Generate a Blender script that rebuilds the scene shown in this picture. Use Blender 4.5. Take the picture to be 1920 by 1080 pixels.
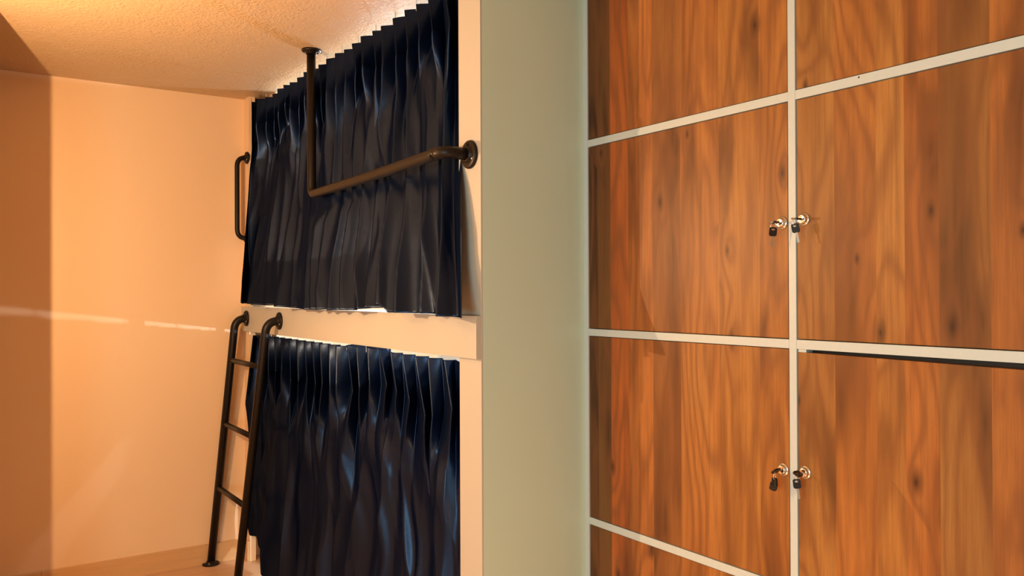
import bpy, bmesh, math, random
from mathutils import Vector, Matrix, noise

# ------------------------------------------------------------------ clean
for o in list(bpy.data.objects):
    bpy.data.objects.remove(o)
scn = bpy.context.scene
COL = scn.collection
H = 1.32                      # camera height above the floor; z values below are relative to the eye

# ------------------------------------------------------------------ camera
F_PX, YAW, PITCH, ROLL = 1577.3, 0.5905, 0.0052, -0.0041
cam_d = bpy.data.cameras.new('camera'); cam = bpy.data.objects.new('camera', cam_d); COL.objects.link(cam)
cam_d.sensor_fit = 'HORIZONTAL'; cam_d.sensor_width = 36.0; cam_d.lens = F_PX / 1920 * 36
cam_d.clip_start = 0.05
fw = Vector((math.sin(YAW) * math.cos(PITCH), math.cos(YAW) * math.cos(PITCH), math.sin(PITCH)))
rt = Vector((math.cos(YAW), -math.sin(YAW), 0)); up = rt.cross(fw)
r2 = rt * math.cos(ROLL) + up * math.sin(ROLL); u2 = up * math.cos(ROLL) - rt * math.sin(ROLL)
m = Matrix((r2, u2, -fw)).transposed().to_4x4(); m.translation = Vector((0, 0, H))
cam.matrix_world = m
scn.camera = cam

# ------------------------------------------------------------------ world, lights, exposure
w = bpy.data.worlds.new('world'); scn.world = w; w.use_nodes = True
w.node_tree.nodes['Background'].inputs[0].default_value = (0.75, 0.88, 1.0, 1)
w.node_tree.nodes['Background'].inputs[1].default_value = 0.3
scn.view_settings.view_transform = 'Standard'; scn.view_settings.look = 'None'
scn.view_settings.exposure = 0.0; scn.view_settings.gamma = 1.0
scn.view_settings.use_curve_mapping = False

def point_light(name, loc, power, col, radius):
    d = bpy.data.lights.new(name, 'POINT'); d.energy = power; d.color = col; d.shadow_soft_size = radius
    o = bpy.data.objects.new(name, d); COL.objects.link(o); o.location = (loc[0], loc[1], loc[2] + H); return o
def area_light(name, loc, power, col, sx, sy, rot):
    d = bpy.data.lights.new(name, 'AREA'); d.shape = 'RECTANGLE'; d.size = sx; d.size_y = sy; d.energy = power; d.color = col
    o = bpy.data.objects.new(name, d); COL.objects.link(o); o.location = (loc[0], loc[1], loc[2] + H); o.rotation_euler = rot; return o
point_light('warm_room_lamp', (-0.115, 2.41, 0.50), 12.5, (1.0, 0.60, 0.30), 0.006)
point_light('warm_far_lamp', (-0.004, 2.82, 0.20), 64, (1.0, 0.60, 0.30), 0.006)
point_light('warm_floor_fill', (0.80, 1.00, -1.15), 13, (1.0, 0.52, 0.22), 0.15)  # added fill out of view, warms the lower partition and lockers
point_light('upper_bunk_lamp', (1.92, 3.76, 0.91), 44, (0.80, 0.90, 1.0), 0.02)
point_light('lower_bunk_lamp', (1.90, 2.65, -0.275), 52, (0.85, 0.93, 1.0), 0.008)
area_light('window_daylight', (-1.22, 0.25, -0.25), 42, (0.72, 1.0, 0.96), 1.1, 1.3, (0, math.radians(-90), 0))

# ------------------------------------------------------------------ helpers
def V(x, y, z): return Vector((x, y, z + H))

def obj(name, bm, mat, parent=None, smooth=False):
    me = bpy.data.meshes.new(name)
    bmesh.ops.recalc_face_normals(bm, faces=bm.faces)
    bm.to_mesh(me); bm.free()
    if smooth:
        me.polygons.foreach_set('use_smooth', [True] * len(me.polygons))
    me.materials.append(mat)
    o = bpy.data.objects.new(name, me); COL.objects.link(o)
    if parent is not None:
        o.parent = parent
        base = parent
        off = Vector(parent.location)
        while base.parent is not None:
            base = base.parent; off += Vector(base.location)
        me.transform(Matrix.Translation(-off))
    return o

def thing(name, label, cat, loc, group=None):
    o = bpy.data.objects.new(name, None); COL.objects.link(o)
    o.empty_display_size = 0.05
    o.location = loc; o['label'] = label; o['category'] = cat
    if group: o['group'] = group
    return o

def struct(name, bm, mat, label=None):
    o = obj(name, bm, mat); o['kind'] = 'structure'
    if label: o['label'] = label
    return o

def add_box(bm, x0, x1, y0, y1, z0, z1, bevel=0.0):
    r = bmesh.ops.create_cube(bm, size=1.0)
    vs = r['verts']
    bmesh.ops.scale(bm, vec=(x1 - x0, y1 - y0, z1 - z0), verts=vs)
    bmesh.ops.translate(bm, vec=((x0 + x1) / 2, (y0 + y1) / 2, (z0 + z1) / 2 + H), verts=vs)
    if bevel > 0:
        es = set(e for v in vs for e in v.link_edges)
        bmesh.ops.bevel(bm, geom=list(es), offset=bevel, segments=2, profile=0.6, affect='EDGES')

def box(*a, **k):
    bm = bmesh.new(); add_box(bm, *a, **k); return bm

def add_lathe(bm, prof, origin, axis, seg=40):
    """prof: list of (dist along axis, radius)"""
    axis = Vector(axis).normalized()
    t = Vector((0, 0, 1)) if abs(axis.z) < 0.9 else Vector((1, 0, 0))
    e1 = axis.cross(t).normalized(); e2 = axis.cross(e1)
    rings = []
    for d, r in prof:
        c = origin + axis * d
        rings.append([bm.verts.new(c + (e1 * math.cos(2 * math.pi * i / seg) + e2 * math.sin(2 * math.pi * i / seg)) * max(r, 1e-5)) for i in range(seg)])
    for a, b in zip(rings, rings[1:]):
        for i in range(seg):
            bm.faces.new((a[i], a[(i + 1) % seg], b[(i + 1) % seg], b[i]))
    bm.faces.new(rings[0][::-1]); bm.faces.new(rings[-1])

def fillet(pts, rad, n=10):
    out = [pts[0]]
    for i in range(1, len(pts) - 1):
        p, q, s = pts[i - 1], pts[i], pts[i + 1]
        r = rad[i - 1] if isinstance(rad, (list, tuple)) else rad
        a = q + (p - q).normalized() * r; b = q + (s - q).normalized() * r
        for k in range(n + 1):
            t = k / n
            out.append(a * (1 - t) ** 2 + q * 2 * t * (1 - t) + b * t * t)
    out.append(pts[-1]); return out

def add_tube(bm, pts, r, seg=24, closed=False):
    n = len(pts); rings = []
    prev = None
    for i in range(n):
        if closed: tg = (pts[(i + 1) % n] - pts[i - 1]).normalized()
        elif i == 0: tg = (pts[1] - pts[0]).normalized()
        elif i == n - 1: tg = (pts[-1] - pts[-2]).normalized()
        else: tg = ((pts[i + 1] - pts[i]).normalized() + (pts[i] - pts[i - 1]).normalized()).normalized()
        if prev is None:
            t = Vector((0, 0, 1)) if abs(tg.z) < 0.9 else Vector((1, 0, 0))
            e = (t - tg * t.dot(tg)).normalized()
        else:
            e = (prev - tg * prev.dot(tg)).normalized()
        prev = e; f = tg.cross(e)
        rings.append([bm.verts.new(pts[i] + (e * math.cos(2 * math.pi * k / seg) + f * math.sin(2 * math.pi * k / seg)) * r) for k in range(seg)])
    m_ = n if closed else n - 1
    for i in range(m_):
        a = rings[i]; b = rings[(i + 1) % n]
        for k in range(seg):
            bm.faces.new((a[k], a[(k + 1) % seg], b[(k + 1) % seg], b[k]))
    if not closed:
        bm.faces.new(rings[0][::-1]); bm.faces.new(rings[-1])

# ------------------------------------------------------------------ materials
def mat(name):
    m_ = bpy.data.materials.new(name); m_.use_nodes = True
    nt = m_.node_tree; return m_, nt, nt.nodes['Principled BSDF']
def nd(nt, t, **k):
    n = nt.nodes.new(t)
    for a, b in k.items(): setattr(n, a, b)
    return n
def mth(nt, op, a, b=None, c=None, clamp=False):
    n = nt.nodes.new('ShaderNodeMath'); n.operation = op; n.use_clamp = clamp
    for i, v in enumerate((a, b, c)):
        if v is None: continue
        if isinstance(v, (int, float)): n.inputs[i].default_value = v
        else: nt.links.new(v, n.inputs[i])
    return n.outputs[0]
def mixc(nt, fac, a, b, mode='MIX'):
    n = nt.nodes.new('ShaderNodeMix'); n.data_type = 'RGBA'; n.blend_type = mode
    for s, v in ((n.inputs[0], fac), (n.inputs[6], a), (n.inputs[7], b)):
        if isinstance(v, (int, float)): s.default_value = v
        elif isinstance(v, tuple): s.default_value = (*v, 1)
        else: nt.links.new(v, s)
    return n.outputs[2]
def noise_t(nt, vec, scale, detail=3, rough=0.5, dist=0.0):
    n = nd(nt, 'ShaderNodeTexNoise'); n.inputs['Scale'].default_value = scale; n.inputs['Detail'].default_value = detail
    n.inputs['Roughness'].default_value = rough; n.inputs['Distortion'].default_value = dist
    nt.links.new(vec, n.inputs['Vector']); return n.outputs['Fac']
def ramp(nt, fac, stops):
    n = nd(nt, 'ShaderNodeValToRGB'); cr = n.color_ramp
    while len(cr.elements) < len(stops): cr.elements.new(0.5)
    for e, (p, c) in zip(cr.elements, stops): e.position = p; e.color = (*c, 1)
    nt.links.new(fac, n.inputs[0]); return n.outputs[0]
def bump(nt, b, h, strength, dist=0.01):
    n = nd(nt, 'ShaderNodeBump'); n.inputs['Strength'].default_value = strength; n.inputs['Distance'].default_value = dist
    nt.links.new(h, n.inputs['Height']); nt.links.new(n.outputs[0], b.inputs['Normal'])

def plaster(name, col, rough, bscale, bstr, bdist=0.004, spec=0.4):
    m_, nt, b = mat(name)
    g = nd(nt, 'ShaderNodeNewGeometry').outputs['Position']
    n1 = noise_t(nt, g, 1.7, 4)
    c = mixc(nt, mth(nt, 'MULTIPLY', n1, 0.10), col, tuple(v * 0.72 for v in col))
    nt.links.new(c, b.inputs['Base Color']); b.inputs['Roughness'].default_value = rough
    b.inputs['Specular IOR Level'].default_value = spec
    bump(nt, b, noise_t(nt, g, bscale, 3, 0.55), bstr, bdist)
    return m_
M_wall = plaster('peach_wall_paint', (0.87, 0.63, 0.40), 0.42, 45, 0.10)
M_part = plaster('satin_partition_paint', (0.55, 0.70, 0.60), 0.30, 20, 0.03)
M_board = plaster('cream_board', (0.50, 0.49, 0.44), 0.45, 30, 0.03)
M_dwall = plaster('inner_white', (0.8, 0.8, 0.8), 0.6, 45, 0.1)

def make_ceiling():
    m_, nt, b = mat('textured_ceiling')
    g = nd(nt, 'ShaderNodeNewGeometry').outputs['Position']
    b.inputs['Base Color'].default_value = (0.62, 0.45, 0.27, 1); b.inputs['Roughness'].default_value = 0.6
    a = noise_t(nt, g, 75, 3, 0.6, 0.6); c = noise_t(nt, g, 9, 3)
    h = mth(nt, 'ADD', a, mth(nt, 'MULTIPLY', c, 0.8))
    bump(nt, b, h, 0.75, 0.012); return m_
M_ceil = make_ceiling()

def make_floor(name, base, z_too=False):
    m_, nt, b = mat(name)
    g = nd(nt, 'ShaderNodeNewGeometry').outputs['Position']
    mp = nd(nt, 'ShaderNodeMapping'); nt.links.new(g, mp.inputs[0]); mp.inputs['Location'].default_value = (0.11, 0.07, 0)
    br = nd(nt, 'ShaderNodeTexBrick'); nt.links.new(mp.outputs[0], br.inputs['Vector'])
    br.inputs['Scale'].default_value = 1.0; br.inputs['Brick Width'].default_value = 0.9; br.inputs['Row Height'].default_value = 0.15
    br.inputs['Mortar Size'].default_value = 0.002; br.inputs['Color1'].default_value = (*base, 1)
    br.inputs['Color2'].default_value = (base[0] * .86, base[1] * .82, base[2] * .78, 1); br.inputs['Mortar'].default_value = (base[0] * .6, base[1] * .58, base[2] * .55, 1)
    m2 = nd(nt, 'ShaderNodeMapping'); nt.links.new(g, m2.inputs[0]); m2.inputs['Scale'].default_value = (2.5, 30, 30)
    n = noise_t(nt, m2.outputs[0], 1.5, 4, 0.6, 0.5)
    c = mixc(nt, mth(nt, 'MULTIPLY', n, 0.7), br.outputs[0], tuple(v * 0.6 for v in base))
    nt.links.new(c, b.inputs['Base Color']); b.inputs['Roughness'].default_value = 0.4
    return m_
M_floor = make_floor('wood_look_tile', (0.78, 0.50, 0.30))
M_skirt = make_floor('skirting_tile', (0.78, 0.47, 0.22))

def make_wood():
    m_, nt, b = mat('walnut_laminate')
    tc = nd(nt, 'ShaderNodeNewGeometry').outputs['Position']
    sp = nd(nt, 'ShaderNodeSeparateXYZ'); nt.links.new(tc, sp.inputs[0]); Y = sp.outputs[1]; Z = sp.outputs[2]
    def comb(x, y, z):
        n = nd(nt, 'ShaderNodeCombineXYZ')
        for i, v in enumerate((x, y, z)):
            if isinstance(v, (int, float)): n.inputs[i].default_value = v
            else: nt.links.new(v, n.inputs[i])
        return n.outputs[0]
    # boards of the print: uneven widths, own tones; darkest two also carry painted partition shadow
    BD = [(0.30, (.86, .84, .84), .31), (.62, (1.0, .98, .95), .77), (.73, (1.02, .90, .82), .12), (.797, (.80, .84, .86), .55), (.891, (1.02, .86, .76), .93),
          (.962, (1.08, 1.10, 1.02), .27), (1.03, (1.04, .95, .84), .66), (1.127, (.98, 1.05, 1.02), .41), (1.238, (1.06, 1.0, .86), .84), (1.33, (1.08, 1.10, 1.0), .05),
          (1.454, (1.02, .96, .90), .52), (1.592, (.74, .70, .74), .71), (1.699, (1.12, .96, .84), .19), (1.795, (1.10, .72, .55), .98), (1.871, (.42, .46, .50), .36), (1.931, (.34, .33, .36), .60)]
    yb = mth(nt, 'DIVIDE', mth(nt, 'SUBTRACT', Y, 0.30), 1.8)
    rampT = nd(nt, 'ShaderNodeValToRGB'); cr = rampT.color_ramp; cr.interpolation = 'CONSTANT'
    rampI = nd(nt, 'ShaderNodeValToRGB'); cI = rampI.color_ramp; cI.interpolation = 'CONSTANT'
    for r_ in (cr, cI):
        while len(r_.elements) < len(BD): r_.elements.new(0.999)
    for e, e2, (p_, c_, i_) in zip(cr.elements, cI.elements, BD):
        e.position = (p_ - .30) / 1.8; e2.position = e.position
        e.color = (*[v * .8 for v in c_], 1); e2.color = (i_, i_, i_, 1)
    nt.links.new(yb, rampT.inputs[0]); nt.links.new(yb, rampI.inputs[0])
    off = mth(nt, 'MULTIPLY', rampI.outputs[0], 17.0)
    # knots
    vo = nd(nt, 'ShaderNodeTexVoronoi'); vo.feature = 'F1'; vo.voronoi_dimensions = '2D'; vo.inputs['Scale'].default_value = 1.0; vo.inputs['Randomness'].default_value = 1.0
    nt.links.new(comb(mth(nt, 'ADD', mth(nt, 'MULTIPLY', Y, 6.2), 3.0), mth(nt, 'MULTIPLY', Z, 2.9), 0.0), vo.inputs['Vector'])
    dk = vo.outputs['Distance']
    vc = nd(nt, 'ShaderNodeSeparateColor'); nt.links.new(vo.outputs['Color'], vc.inputs[0])
    pick = mth(nt, 'GREATER_THAN', vc.outputs[0], 0.3)
    size = mth(nt, 'ADD', mth(nt, 'MULTIPLY', vc.outputs[1], 0.10), 0.05)
    kn = mth(nt, 'MULTIPLY', mth(nt, 'POWER', mth(nt, 'SUBTRACT', 1.0, mth(nt, 'DIVIDE', dk, size), clamp=True), 1.2), pick)
    swell = mth(nt, 'MULTIPLY', mth(nt, 'POWER', mth(nt, 'SUBTRACT', 1.0, mth(nt, 'DIVIDE', dk, 0.42), clamp=True), 2.0), pick)
    # cathedral figure: contour lines of a stretched noise
    lo = noise_t(nt, comb(mth(nt, 'MULTIPLY', Y, 6.5), mth(nt, 'MULTIPLY', Z, 1.0), off), 1.0, 1.5, 0.4)
    cont = mth(nt, 'ADD', mth(nt, 'MULTIPLY', lo, 75.0), mth(nt, 'MULTIPLY', swell, 9.0))
    cont = mth(nt, 'ADD', cont, mth(nt, 'MULTIPLY', noise_t(nt, comb(mth(nt, 'MULTIPLY', Y, 30), mth(nt, 'MULTIPLY', Z, 6), off), 1.0, 2), 3.0))
    sn = mth(nt, 'ADD', mth(nt, 'MULTIPLY', mth(nt, 'SINE', cont), 0.5), 0.5)
    lines = mth(nt, 'POWER', sn, 2.2)
    patch = noise_t(nt, comb(mth(nt, 'MULTIPLY', Y, 9), mth(nt, 'MULTIPLY', Z, 1.6), mth(nt, 'ADD', off, 5.0)), 1.0, 3, 0.55, 0.4)
    streak = noise_t(nt, comb(mth(nt, 'MULTIPLY', Y, 95), mth(nt, 'MULTIPLY', Z, 2.4), off), 1.0, 4, 0.65)
    fine = noise_t(nt, comb(mth(nt, 'MULTIPLY', Y, 420), mth(nt, 'MULTIPLY', Z, 14), 0.0), 1.0, 2, 0.6)
    c = ramp(nt, patch, [(0.33, (0.15, 0.062, 0.022)), (0.48, (0.40, 0.17, 0.052)), (0.60, (0.49, 0.22, 0.068)), (0.75, (0.53, 0.27, 0.09))])
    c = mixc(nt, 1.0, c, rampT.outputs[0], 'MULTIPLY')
    c = mixc(nt, 1.0, c, (0.95, 0.93, 0.82), 'MULTIPLY')
    c = mixc(nt, mth(nt, 'MULTIPLY', lines, 0.55), c, (0.17, 0.062, 0.020))
    st = mth(nt, 'MULTIPLY', mth(nt, 'SUBTRACT', streak, 0.42, clamp=True), 2.6, clamp=True)
    c = mixc(nt, mth(nt, 'MULTIPLY', st, 0.62), c, (0.16, 0.062, 0.022))
    c = mixc(nt, mth(nt, 'MULTIPLY', mth(nt, 'SUBTRACT', fine, 0.45, clamp=True), 0.9), c, (0.13, 0.055, 0.02))
    c = mixc(nt, mth(nt, 'MULTIPLY', swell, 0.30), c, (0.20, 0.075, 0.03))
    c = mixc(nt, mth(nt, 'MULTIPLY', kn, 0.95, clamp=True), c, (0.035, 0.014, 0.007))
    nt.links.new(c, b.inputs['Base Color']); b.inputs['Roughness'].default_value = 0.42
    b.inputs['Specular IOR Level'].default_value = 0.28
    bump(nt, b, streak, 0.05, 0.001)
    return m_
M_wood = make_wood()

def simple(name, col, rough, metal=0.0, spec=0.5):
    m_, nt, b = mat(name)
    g = nd(nt, 'ShaderNodeNewGeometry').outputs['Position']
    n = noise_t(nt, g, 60, 2)
    c = mixc(nt, mth(nt, 'MULTIPLY', n, 0.15), col, tuple(v * 0.7 for v in col)); nt.links.new(c, b.inputs['Base Color'])
    b.inputs['Roughness'].default_value = rough; b.inputs['Metallic'].default_value = metal; b.inputs['Specular IOR Level'].default_value = spec
    return m_
M_frame = simple('white_powder_coat', (0.51, 0.60, 0.62), 0.4)
M_dark = simple('cabinet_shadow_board', (0.03, 0.022, 0.018), 0.8)
M_bar = simple('black_brown_steel', (0.010, 0.007, 0.006), 0.40, 0.0, 0.25)
M_chrome = simple('chrome', (0.80, 0.80, 0.80), 0.14, 1.0)
M_plastic = simple('black_plastic', (0.008, 0.008, 0.009), 0.3)
M_steel = simple('key_steel', (0.55, 0.52, 0.47), 0.3, 1.0)
M_screw = simple('screw_steel', (0.4, 0.4, 0.4), 0.3, 1.0)

def make_satin():
    m_, nt, b = mat('navy_satin')
    g = nd(nt, 'ShaderNodeNewGeometry').outputs['Position']
    b.inputs['Base Color'].default_value = (0.0009, 0.0034, 0.015, 1)
    b.inputs['Roughness'].default_value = 0.6; b.inputs['Specular IOR Level'].default_value = 0.0
    n = noise_t(nt, g, 22, 3, 0.6); bump(nt, b, n, 0.10, 0.01)
    tr = nd(nt, 'ShaderNodeBsdfTranslucent'); tr.inputs[0].default_value = (0.004, 0.03, 0.11, 1)
    gl = nd(nt, 'ShaderNodeBsdfAnisotropic'); gl.inputs['Color'].default_value = (0.018, 0.027, 0.048, 1); gl.inputs['Roughness'].default_value = 0.34
    nt.links.new(b.inputs['Normal'].links[0].from_socket, gl.inputs['Normal'])
    m1 = nd(nt, 'ShaderNodeMixShader'); m1.inputs[0].default_value = 0.18
    nt.links.new(b.outputs[0], m1.inputs[1]); nt.links.new(tr.outputs[0], m1.inputs[2])
    mx = nd(nt, 'ShaderNodeAddShader')
    out = nt.nodes['Material Output']
    nt.links.new(m1.outputs[0], mx.inputs[0]); nt.links.new(gl.outputs[0], mx.inputs[1]); nt.links.new(mx.outputs[0], out.inputs[0])
    return m_
M_satin = make_satin()

# ------------------------------------------------------------------ measured planes (metres, eye at x=y=z=0)
XB, XA = 1.234, 1.600        # face of the bunk wall, face of the lockers
YC, YD = 1.996, 4.251        # near face of the partition, far wall
ZC, ZF = 0.973, -H           # ceiling and floor
XL, YB = -1.25, -2.55        # left wall and back wall (behind the eye)
XR = 2.35                    # back of the bunks

# ------------------------------------------------------------------ setting
struct('floor', box(XL - .1, XR + .1, YB - .1, YD + .1, ZF - .1, ZF), M_floor)
struct('ceiling', box(XL - .1, XR + .1, YB - .1, YD + .1, ZC, ZC + .1), M_ceil)
struct('wall_far', box(XL - .1, XR + .1, YD, YD + .1, ZF, ZC), M_wall)
bm = bmesh.new()               # left wall with the daylight window beside the eye
WY0, WY1, WZ0, WZ1 = -0.42, 0.92, -0.82, 0.32
add_box(bm, XL - .1, XL, YB, WY0, ZF, ZC); add_box(bm, XL - .1, XL, WY1, YD, ZF, ZC)
add_box(bm, XL - .1, XL, WY0, WY1, ZF, WZ0); add_box(bm, XL - .1, XL, WY0, WY1, WZ1, ZC)
struct('wall_left', bm, M_wall)
bm = bmesh.new()
for a in ((WY0, WY0 + .04, WZ0, WZ1), (WY1 - .04, WY1, WZ0, WZ1), (WY0, WY1, WZ0, WZ0 + .04), (WY0, WY1, WZ1 - .04, WZ1)):
    add_box(bm, XL - .07, XL - .03, a[0], a[1], a[2], a[3])
struct('window_1', bm, M_frame)
bm = bmesh.new()               # left wall steps forward near the far end; hides the far left corner from the lamp
add_box(bm, XL, 0.126, 3.30, YD, ZF + .10, ZC)
add_box(bm, XL, 0.131, 3.298, YD, ZF, ZF + .30)
struct('wall_return', bm, M_wall)
bm = bmesh.new()               # partition between bunks and lockers
add_box(bm, XB + .006, XR, YC, YC + .12, ZF, ZC, 0.001)
struct('wall_partition', bm, M_part)
struct('trim_1', box(XB, XB + .006, YC, YC + .12, ZF, ZC, 0.001), M_board)
struct('wall_bunk_back', box(XR, XR + .1, YC, YD, ZF, ZC), M_dwall)
bm = bmesh.new(); add_box(bm, XB, XB + .03, 4.17, YD, ZF, ZC)
add_box(bm, XB + .080, XB + .11, 4.00, YD, ZF, -.19); add_box(bm, XB + .080, XB + .11, 4.00, YD, -.06, ZC)  # unseen panels added behind the curtain to block stray bunk lamp light
struct('wall_bunk_post', bm, M_wall)
bm = bmesh.new(); add_box(bm, XA, XA + .1, YB, 0.478, ZF, ZC); struct('wall_right', bm, M_wall)
struct('wall_back', box(XL - .1, XA + .1, YB - .1, YB, ZF, ZC), M_wall)
struct('baseboard_far', box(0.08, XB, YD - .012, YD, ZF, ZF + .098, bevel=.002), M_skirt)
struct('baseboard_post', box(XB - .012, XB, 4.172, YD - .012, ZF, ZF + .098, bevel=.002), M_skirt)

# ------------------------------------------------------------------ upper bunk platform
t = thing('bunk_platform', 'long cream bunk bed platform running between the upper and lower navy curtains', 'bunk bed', V(1.7, 3.1, -0.186))
obj('fascia_board', box(XB - .016, XB, YC + .001, YD - .001, -.186, -.065, bevel=.0012), M_board, t)
obj('bed_base', box(XB + .0, XR - .002, YC + .125, YD - .002, -.17, -.09), M_dwall, t)

# ------------------------------------------------------------------ curtains
def pw(x, pts):
    if x <= pts[0][0]: return pts[0][1]
    for (a, b), (c, d) in zip(pts, pts[1:]):
        if x <= c:
            t_ = (x - a) / (c - a); t_ = t_ * t_ * (3 - 2 * t_); return b + (d - b) * t_
    return pts[-1][1]
def pl(x, pts):
    if x <= pts[0][0]: return pts[0][1]
    for (a, b), (c, d) in zip(pts, pts[1:]):
        if x <= c: return b + (d - b) * (x - a) / (c - a)
    return pts[-1][1]

def curtain_mesh(seed, N, ztop, zbot, xmid, k_far, k_near, head, foldamp, lean, fq, bar_clear=False):
    """k_far / k_near: y/x ratio of the two edges as functions of v; s runs far -> near"""
    rng = random.Random(seed)
    kink = [head * rng.uniform(0.75, 1.35) for _ in range(N + 2)]
    ln = [lean * rng.uniform(0.5, 1.3) for _ in range(N + 2)]
    am = [rng.uniform(0.8, 1.2) for _ in range(N + 2)]
    nu, nv = N * 22, 150
    bm = bmesh.new(); grid = []
    hgt = ztop(0.5) - zbot(0.5)
    for j in range(nv + 1):
        v = (j / nv) ** 1.1; row = []
        for i in range(nu + 1):
            s = i / nu; p = s * (N - 1) + 0.5; ip = int(min(p, N - 1e-6)); fr = p - ip
            zt, zb = ztop(s), zbot(s)
            z = zt + (zb - zt) * v
            dep = (zt - z)                            # metres below the top
            # header: crisp fins
            tri = 1 - abs(2 * fr - 1)
            fin = tri ** 0.85
            kk = kink[ip] * (1 - fr) + kink[ip + 1] * fr
            la = ln[ip]
            hw = pw(dep, [(0, 1), (kk, 1.0), (kk * 2.3, .25), (kk * 3.6, 0)])
            x = xmid(v)
            hx = -0.046 * am[ip] * (fin - .45) * hw * (0.8 + 0.5 * min(dep / kk, 1))
            sh = -la * fin * pl(dep, [(0, 0.1), (kk, 1), (kk * 2.4, 0.15), (kk * 4, 0)])
            # body folds
            q = p + 0.9 * noise.noise(Vector((s * 4.0, dep * 2.2, seed * 3.1))) * min(1, dep * 3) - 0.5 * dep
            n1 = noise.noise(Vector((q * 0.62, dep * 0.75, seed)))
            n2 = noise.noise(Vector((q * 1.25 + 7, dep * 1.5, seed + 4.4)))
            n3 = noise.noise(Vector((q * 2.6 + 3, dep * 2.6 + s * 3, seed + 9.1)))
            rid = 1 - abs(n2) * 2.2
            carry = 0.5 - 0.5 * math.cos(2 * math.pi * (p * 0.5 + 0.25 * noise.noise(Vector((p * .3, dep * 1.1, seed + 2)))))
            cw = p * fq + 0.55 * noise.noise(Vector((p * .33, dep * 1.5, seed + 2))) + 0.12 * noise.noise(Vector((p * .8, dep * 4, seed + 31)))
            cusp = 1 - abs(math.sin(math.pi * cw))
            body = (0.50 * n1 * 2 + 0.26 * rid + 0.85 * (cusp - .36) + 0.05 * n3 * 2)
            bw = pw(dep, [(head * .8, 0), (head * 3, 0.85), (hgt, 1.12)])
            x += hx - foldamp * (body - 0.15) * bw
            if bar_clear:                              # the cloth stays behind the safety rail
                ys = 4.1 - 1.96 * s
                lim = (1.2265 if ys > 3.12 else 1.171 + (ys - 2.1) * .0545) - max(0, v - .60) * .6 - (.2 * (ys - 3.32) if ys > 3.32 else 0)
                if x < lim + .02: x = lim + .02 * math.exp((x - lim - .02) / .03)
            kf, kn = k_far(v), k_near(v)
            
            pull = 0.05 * max(0, 1 - s * 9) ** 2 * (1 - v) ** .5
            x -= pull
            xm = xmid(v)
            y0 = min(kf * (xm + (x - xm) * max(0, 1 - s * 12)), 4.166); y1 = kn * (xm + (x - xm) * max(0, 1 - (1 - s) * 12))
            y = y0 + (y1 - y0) * s + sh * min(1, s * 25, (1 - s) * 25)
            y += 0.028 * noise.noise(Vector((q * 0.9, dep * 1.0, seed + 20))) * bw * min(1, s * 8, (1 - s) * 8)
            z += 0.006 * noise.noise(Vector((p * 0.8, 1.3, seed))) * v
            row.append(bm.verts.new(V(x, y, z)))
        grid.append(row)
    for j in range(nv):
        for i in range(nu):
            bm.faces.new((grid[j][i], grid[j][i + 1], grid[j + 1][i + 1], grid[j + 1][i]))
    return bm

def hooks(parent, n, y0, y1, x, z0, z1):
    for k in range(n):
        y = y0 + (y1 - y0) * (k + .5) / n
        bm = bmesh.new(); add_tube(bm, [V(x, y, z0), V(x, y, z1)], 0.0016, 8)
        obj('curtain_hook', bm, M_frame, parent)

# upper curtain
xm_u = lambda v: 1.282 - .122 * v ** 2.1
t = thing('curtain', 'upper navy satin pleated curtain hanging from the ceiling to the bunk platform', 'curtain', V(1.26, 3.1, 0.95), 'navy bunk curtains')
bm = curtain_mesh(3, 24, lambda s: 0.939 + .004 * math.sin(s * 40), lambda s: pl(s, [(0, -.045), (.25, -.052), (.45, -.062), (.6, -.060), (.72, -.05), (.79, -.035), (.80, -.058), (1, -.068)]),
                  xm_u, lambda v: pl(v, [(0, 3.34), (.25, 3.34), (1, 3.50)]), lambda v: 1.704, 0.12, 0.038, 0.06, 0.8, True)
c = obj('curtain_cloth', bm, M_satin, t, True)
md = c.modifiers.new('thickness', 'SOLIDIFY'); md.thickness = 0.0012; md.offset = 0
hooks(t, 12, 4.15, 2.25, 1.29, 0.935, 0.973)

# lower curtain
xm_l = lambda v: pw(v, [(0, 1.284), (0.4, 1.268), (1, 1.225)])
t = thing('curtain', 'lower navy satin pleated curtain hanging under the bunk platform down to the floor', 'curtain', V(1.27, 3.1, -0.2), 'navy bunk curtains')
bm = curtain_mesh(8, 22, lambda s: pl(s, [(0, -.205), (.55, -.206), (.60, -.190), (.72, -.190), (.77, -.206), (1, -.207)]),
                  lambda s: pl(s, [(0, -1.19), (.03, -1.185), (.05, -1.15), (.08, -1.20), (.14, -1.25), (.2, -1.285), (1, -1.30)]),
                  xm_l, lambda v: pl(v, [(0, 3.33), (.35, 3.44), (1, 3.44)]), lambda v: 1.704, 0.155, 0.044, 0.085, 0.5)
c = obj('curtain_cloth', bm, M_satin, t, True)
md = c.modifiers.new('thickness', 'SOLIDIFY'); md.thickness = 0.0012; md.offset = 0
hooks(t, 10, 4.10, 2.25, 1.29, -0.22, -0.171)

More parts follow.
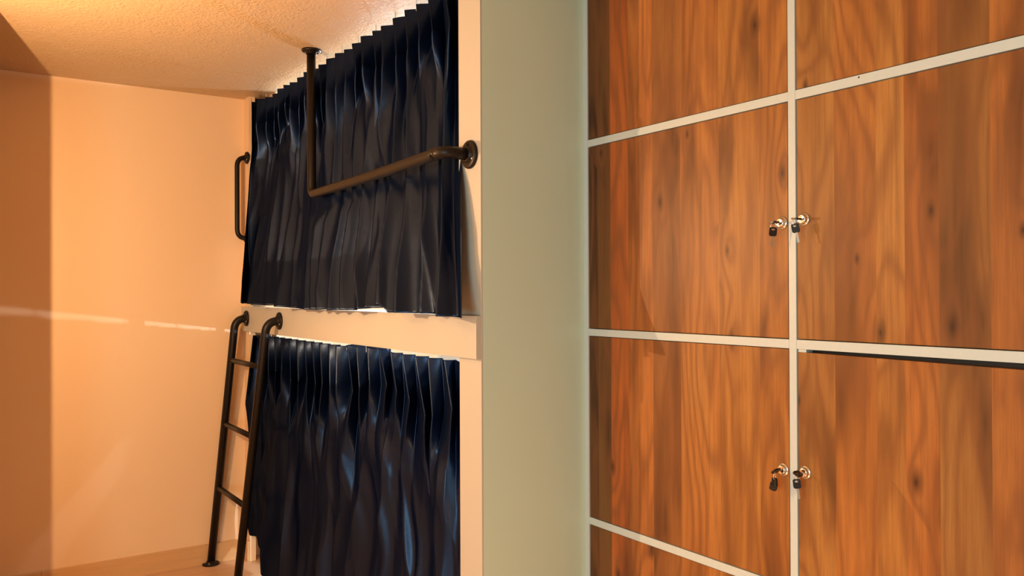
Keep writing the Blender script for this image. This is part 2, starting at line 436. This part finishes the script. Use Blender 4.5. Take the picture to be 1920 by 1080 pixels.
# ------------------------------------------------------------------ bars, handle, ladder
FL = [(0, .039), (.004, .0405), (.007, .0395), (.009, .036), (.0095, .0)]
def flange(parent, at, axis, r=0.039, tube=0.018):
    s = r / .039
    bm = bmesh.new()
    add_lathe(bm, [(0, r), (.004, r * 1.02), (.008, r * .99), (.010, r * .90), (.0105, tube * 1.25), (.018, tube * 1.18), (.0185, tube)], at, axis)
    f = obj('flange', bm, M_bar, parent, False)
    for p in f.data.polygons: p.use_smooth = len(p.vertices) == 4
    axis = Vector(axis); t_ = Vector((0, 0, 1)) if abs(axis.z) < .9 else Vector((1, 0, 0))
    e1 = axis.cross(t_).normalized(); e2 = axis.cross(e1)
    for k in range(3):
        a = math.radians(30 + 120 * k); c_ = at + (e1 * math.cos(a) + e2 * math.sin(a)) * r * .74
        bm = bmesh.new(); add_lathe(bm, [(.0095, .0045), (.0115, .0045), (.0135, .003), (.014, 0)], c_, axis, 14)
        obj('screw', bm, M_screw if k == 1 else M_bar, f, True)
    return f

# safety rail: ceiling foot -> down -> along the bunk -> bends into the partition edge
t = thing('safety_rail', 'black L-shaped steel rail fixed from ceiling to wall across the upper curtain', 'rail', V(1.2, 3.22, 0.39))
pts = [V(1.205, 3.232, ZC - .006), V(1.200, 3.215, .392), V(1.180, 2.62, .392), V(1.148, 2.125, .392), V(1.140, 2.052, .392), V(XB - .006, 2.050, .392)]
bm = bmesh.new(); add_tube(bm, fillet([pts[0], pts[1], pts[2], pts[3], V(1.143, 2.052, .394), pts[5]], [.035, .25, .03, .045]), .0175)
obj('rail_tube', bm, M_bar, t, True)
flange(t, V(1.205, 3.232, ZC), (0, 0, -1), .037)
flange(t, V(XB, 2.050, .392), (-1, 0, 0), .040)

# grab handle on the far post
t = thing('grab_handle', 'small black D-shaped grab handle at the far end of the upper curtain', 'handle', V(XB, 4.19, .47))
bm = bmesh.new()
add_tube(bm, fillet([V(XB - .004, 4.19, .672), V(XB - .052, 4.19, .672), V(XB - .052, 4.19, .272), V(XB - .004, 4.19, .272)], .046), .0118)
obj('handle_tube', bm, M_bar, t, True)
flange(t, V(XB, 4.19, .672), (-1, 0, 0), .030, .012); flange(t, V(XB, 4.19, .272), (-1, 0, 0), .030, .012)

# ladder
t = thing('bunk_ladder', 'black steel ladder leaning from the tiled floor up to the cream bunk platform', 'ladder', V(1.07, 4.0, ZF))
XS = XB - .016
railsL = [V(XS - .004, 4.155, -.122), V(XS - .055, 4.160, -.122), V(1.063, 4.232, ZF + .004)]
railsR = [V(XS - .004, 3.660, -.122), V(XS - .058, 3.664, -.122), V(1.066, 3.800, ZF + .004)]
def on_rail(P, z): k = (z + H - P[1].z) / (P[2].z - P[1].z); return P[1].lerp(P[2], k)
for P in (railsL, railsR):
    bm = bmesh.new(); add_tube(bm, fillet([P[0] + Vector((-.002, 0, 0))] + P[1:], .052), .0185); r_ = obj('ladder_rail', bm, M_bar, t, True)
    flange(t, V(XS, P[0].y, P[0].z - H), (-1, 0, 0), .038)
    flange(t, V(P[2].x, P[2].y, ZF), (0, 0, 1), .040)
for z in (-.325, -.635, -.945, -1.20)[:3]:
    bm = bmesh.new(); add_tube(bm, [on_rail(railsL, z), on_rail(railsR, z)], .0125, 20)
    obj('rung', bm, M_bar, t, True)

# ------------------------------------------------------------------ locker bank
LB = thing('locker_bank', 'walnut laminate lockers in a white steel grid standing against the right wall', 'lockers', V(XA + .25, 1.24, ZF))
rails_z = [.962, .4467, -.1206, -.686, -1.253]
bars_y = [1.986, 1.238, .488]
BW = .020
bm = bmesh.new()
for y in bars_y: add_box(bm, XA, XA + .025, y - BW / 2, y + BW / 2, ZF, ZC - .001, .001)
for z in rails_z:
    for y0, y1 in ((bars_y[1] + BW / 2, bars_y[0] - BW / 2), (bars_y[2] + BW / 2, bars_y[1] - BW / 2)):
        add_box(bm, XA + .0004, XA + .025, y0, y1, z - .0105, z + .0105, .001)
obj('frame', bm, M_frame, LB)
bm = bmesh.new()
add_box(bm, XA + .03, XA + .50, .479, 1.995, ZF, ZC - .002)
obj('cabinet_body', bm, M_dark, LB)
# tiny screw hole in the upper right rail
bm = bmesh.new(); add_lathe(bm, [(0, .0022), (.001, .0018)], V(XA + .0008, 1.067, .452), (-1, 0, 0), 12); obj('screw', bm, M_dark, LB)

locks = {}
zl = {0: .725, 1: .158, 2: -.412, 3: -.98}
for ci, (ya, yb_) in enumerate(((bars_y[1], bars_y[0]), (bars_y[2], bars_y[1]))):
    for ri in range(4):
        z1 = rails_z[ri] - .0105; z0 = rails_z[ri + 1] + .0105
        g = .0018
        yy0, yy1 = ya + BW / 2 + g, yb_ - BW / 2 - g
        zz0, zz1 = z0 + g, z1 - g
        if ci == 0: yy0 += .002
        bm = bmesh.new()
        if ci == 1 and ri == 2:       # sagging door: gap under the rail that widens to the right
            zz1 -= .005
            add_box(bm, XA + .003, XA + .019, yy0, yy1, zz0, zz1, .0008)
            for v_ in bm.verts:
                if v_.co.z > H + zz1 - .01: v_.co.z -= .008 * (yy1 - v_.co.y) / (yy1 - yy0)
        else:
            add_box(bm, XA + .003, XA + .019, yy0, yy1, zz0, zz1, .0008)
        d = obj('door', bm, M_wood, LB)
        ly = 1.268 if ci == 0 else 1.208
        lz = zl[ri] + (.004 if ci else 0)
        c0 = V(XA + .003, ly, lz)
        bm = bmesh.new()
        add_lathe(bm, [(0, .0150), (.0015, .0150), (.0030, .0135), (.0032, .0115), (.006, .0112), (.009, .0105), (.0105, .0088), (.0102, .0072), (.0098, .0)], c0, (-1, 0, 0), 36)
        lk = obj('cam_lock', bm, M_chrome, d)
        for p in lk.data.polygons: p.use_smooth = len(p.vertices) == 4
        locks[(ci, ri)] = V(XA - .0068, ly, lz)
# lock strike plate seen in the gap above the sagging door
obj('strike_plate', box(XA + .004, XA + .028, 1.205, 1.226, -.139, -.1315), M_frame, LB)

# ------------------------------------------------------------------ keys
def key_local(head_l=.021, head_w=.017, th=.0042, blade=.024):
    """key along +Z up from head centre; blade goes -Z. returns head bm verts-lists as functions"""
    bmh = bmesh.new()
    n = 8; prof = []
    rw, rl, rr = head_w / 2, head_l / 2, .0045
    for cx, cz, a0 in ((rw - rr, rl - rr, 0), (-rw + rr, rl - rr, 90), (-rw + rr, -rl + rr, 180), (rw - rr, -rl + rr, 270)):
        for k in range(n + 1):
            a = math.radians(a0 + 90 * k / n); prof.append((cx + rr * math.cos(a), cz + rr * math.sin(a)))
    # head with a slot hole near the top: outer loop + hole loop bridged
    hole = [(.0042 * math.cos(math.radians(a)), rl - .0055 + .0022 * math.sin(math.radians(a))) for a in [360 * k / len(prof) for k in range(len(prof))]]
    f_o = [bmh.verts.new((x, -th / 2, z)) for x, z in prof]; b_o = [bmh.verts.new((x, th / 2, z)) for x, z in prof]
    f_h = [bmh.verts.new((x, -th / 2, z)) for x, z in hole]; b_h = [bmh.verts.new((x, th / 2, z)) for x, z in hole]
    L = len(prof)
    for k in range(L):
        k2 = (k + 1) % L
        bmh.faces.new((f_o[k], f_o[k2], f_h[k2], f_h[k])); bmh.faces.new((b_o[k2], b_o[k], b_h[k], b_h[k2]))
        bmh.faces.new((f_o[k2], f_o[k], b_o[k], b_o[k2])); bmh.faces.new((f_h[k], f_h[k2], b_h[k2], b_h[k]))
    bmb = bmesh.new()
    outline = [(-.0028, -rl + .001), (-.0028, -rl - blade + .003), (-.0005, -rl - blade), (.0008, -rl - blade + .001)]
    z = -rl - blade + .002; zz = []
    k = 0
    while z < -rl - .004:
        zz.append((.0028 - (.0011 if k % 2 else 0.0), z)); z += .0028; k += 1
    outline += zz + [(.0028, -rl + .001)]
    f1 = [bmb.verts.new((x, -.0009, z_)) for x, z_ in outline]; f2 = [bmb.verts.new((x, .0009, z_)) for x, z_ in outline]
    bmb.faces.new(f1); bmb.faces.new(f2[::-1])
    for k in range(len(outline)):
        k2 = (k + 1) % len(outline); bmb.faces.new((f1[k2], f1[k], f2[k], f2[k2]))
    return bmh, bmb

def place(bm, M_):
    bmesh.ops.transform(bm, matrix=M_, verts=bm.verts); return bm

def key_set(lockpos, twist, hang_yaw, hang_tilt, label, second_blade=True, drop=.0, heads=1):
    t = thing('key_set', label, 'keys', lockpos, 'black-headed keys left in the locker locks')
    # inserted key: head points out of the lock (-X), blade goes +X into it
    R_ = Matrix.Rotation(math.radians(twist), 4, 'X') @ Matrix.Rotation(math.radians(-90), 4, 'Y')
    hx = -.0125
    Mx = Matrix.Translation(lockpos + Vector((hx - .004, 0, 0))) @ R_
    bh, bb = key_local(blade=.010)
    k1 = obj('key', place(bh, Mx), M_plastic, t); obj('key_blade', place(bb, Mx), M_steel, k1)
    # ring through the outer end of that head
    rc = lockpos + Vector((hx - .004 - .005, 0, -.0075 - drop))
    rr = .0088
    ring = [rc + Vector((math.sin(hang_yaw) * rr * math.cos(a) * .6, math.cos(hang_yaw) * rr * math.cos(a) * .6, rr * math.sin(a))) for a in [2 * math.pi * k / 28 for k in range(28)]]
    bm = bmesh.new(); add_tube(bm, ring, .0007, 8, True); obj('key_ring', bm, M_chrome, t, True)
    for h in range(heads):
        Mh = Matrix.Translation(rc + Vector((0, .0016 * h, -rr + .001 - .0095 * h))) @ Matrix.Rotation(hang_tilt + .25 * h, 4, 'X') @ Matrix.Rotation(hang_yaw + h * .5, 4, 'Z') @ Matrix.Translation(Vector((0, 0, -.0105 + .0045)))
        bh, bb = key_local()
        k2 = obj('key', place(bh, Mh), M_plastic, t)
        if second_blade: obj('key_blade', place(bb, Mh), M_steel, k2)
        else: bb.free()
    return t
key_set(locks[(0, 1)], 85, 2.4, .12, 'two black-headed keys in the middle left locker lock, level key, spare dangling')
key_set(locks[(1, 1)], 95, 2.1, -.22, 'two black-headed keys in the middle right locker lock, spare hanging over the white bar')
key_set(locks[(0, 2)], 50, 1.3, 0.0, 'bunch of black key heads hanging from the lower left locker lock', False, 0.004, 2)
key_set(locks[(1, 2)], -62, 2.3, -.16, 'two black-headed keys in the lower right locker lock, turned key, spare on ring')
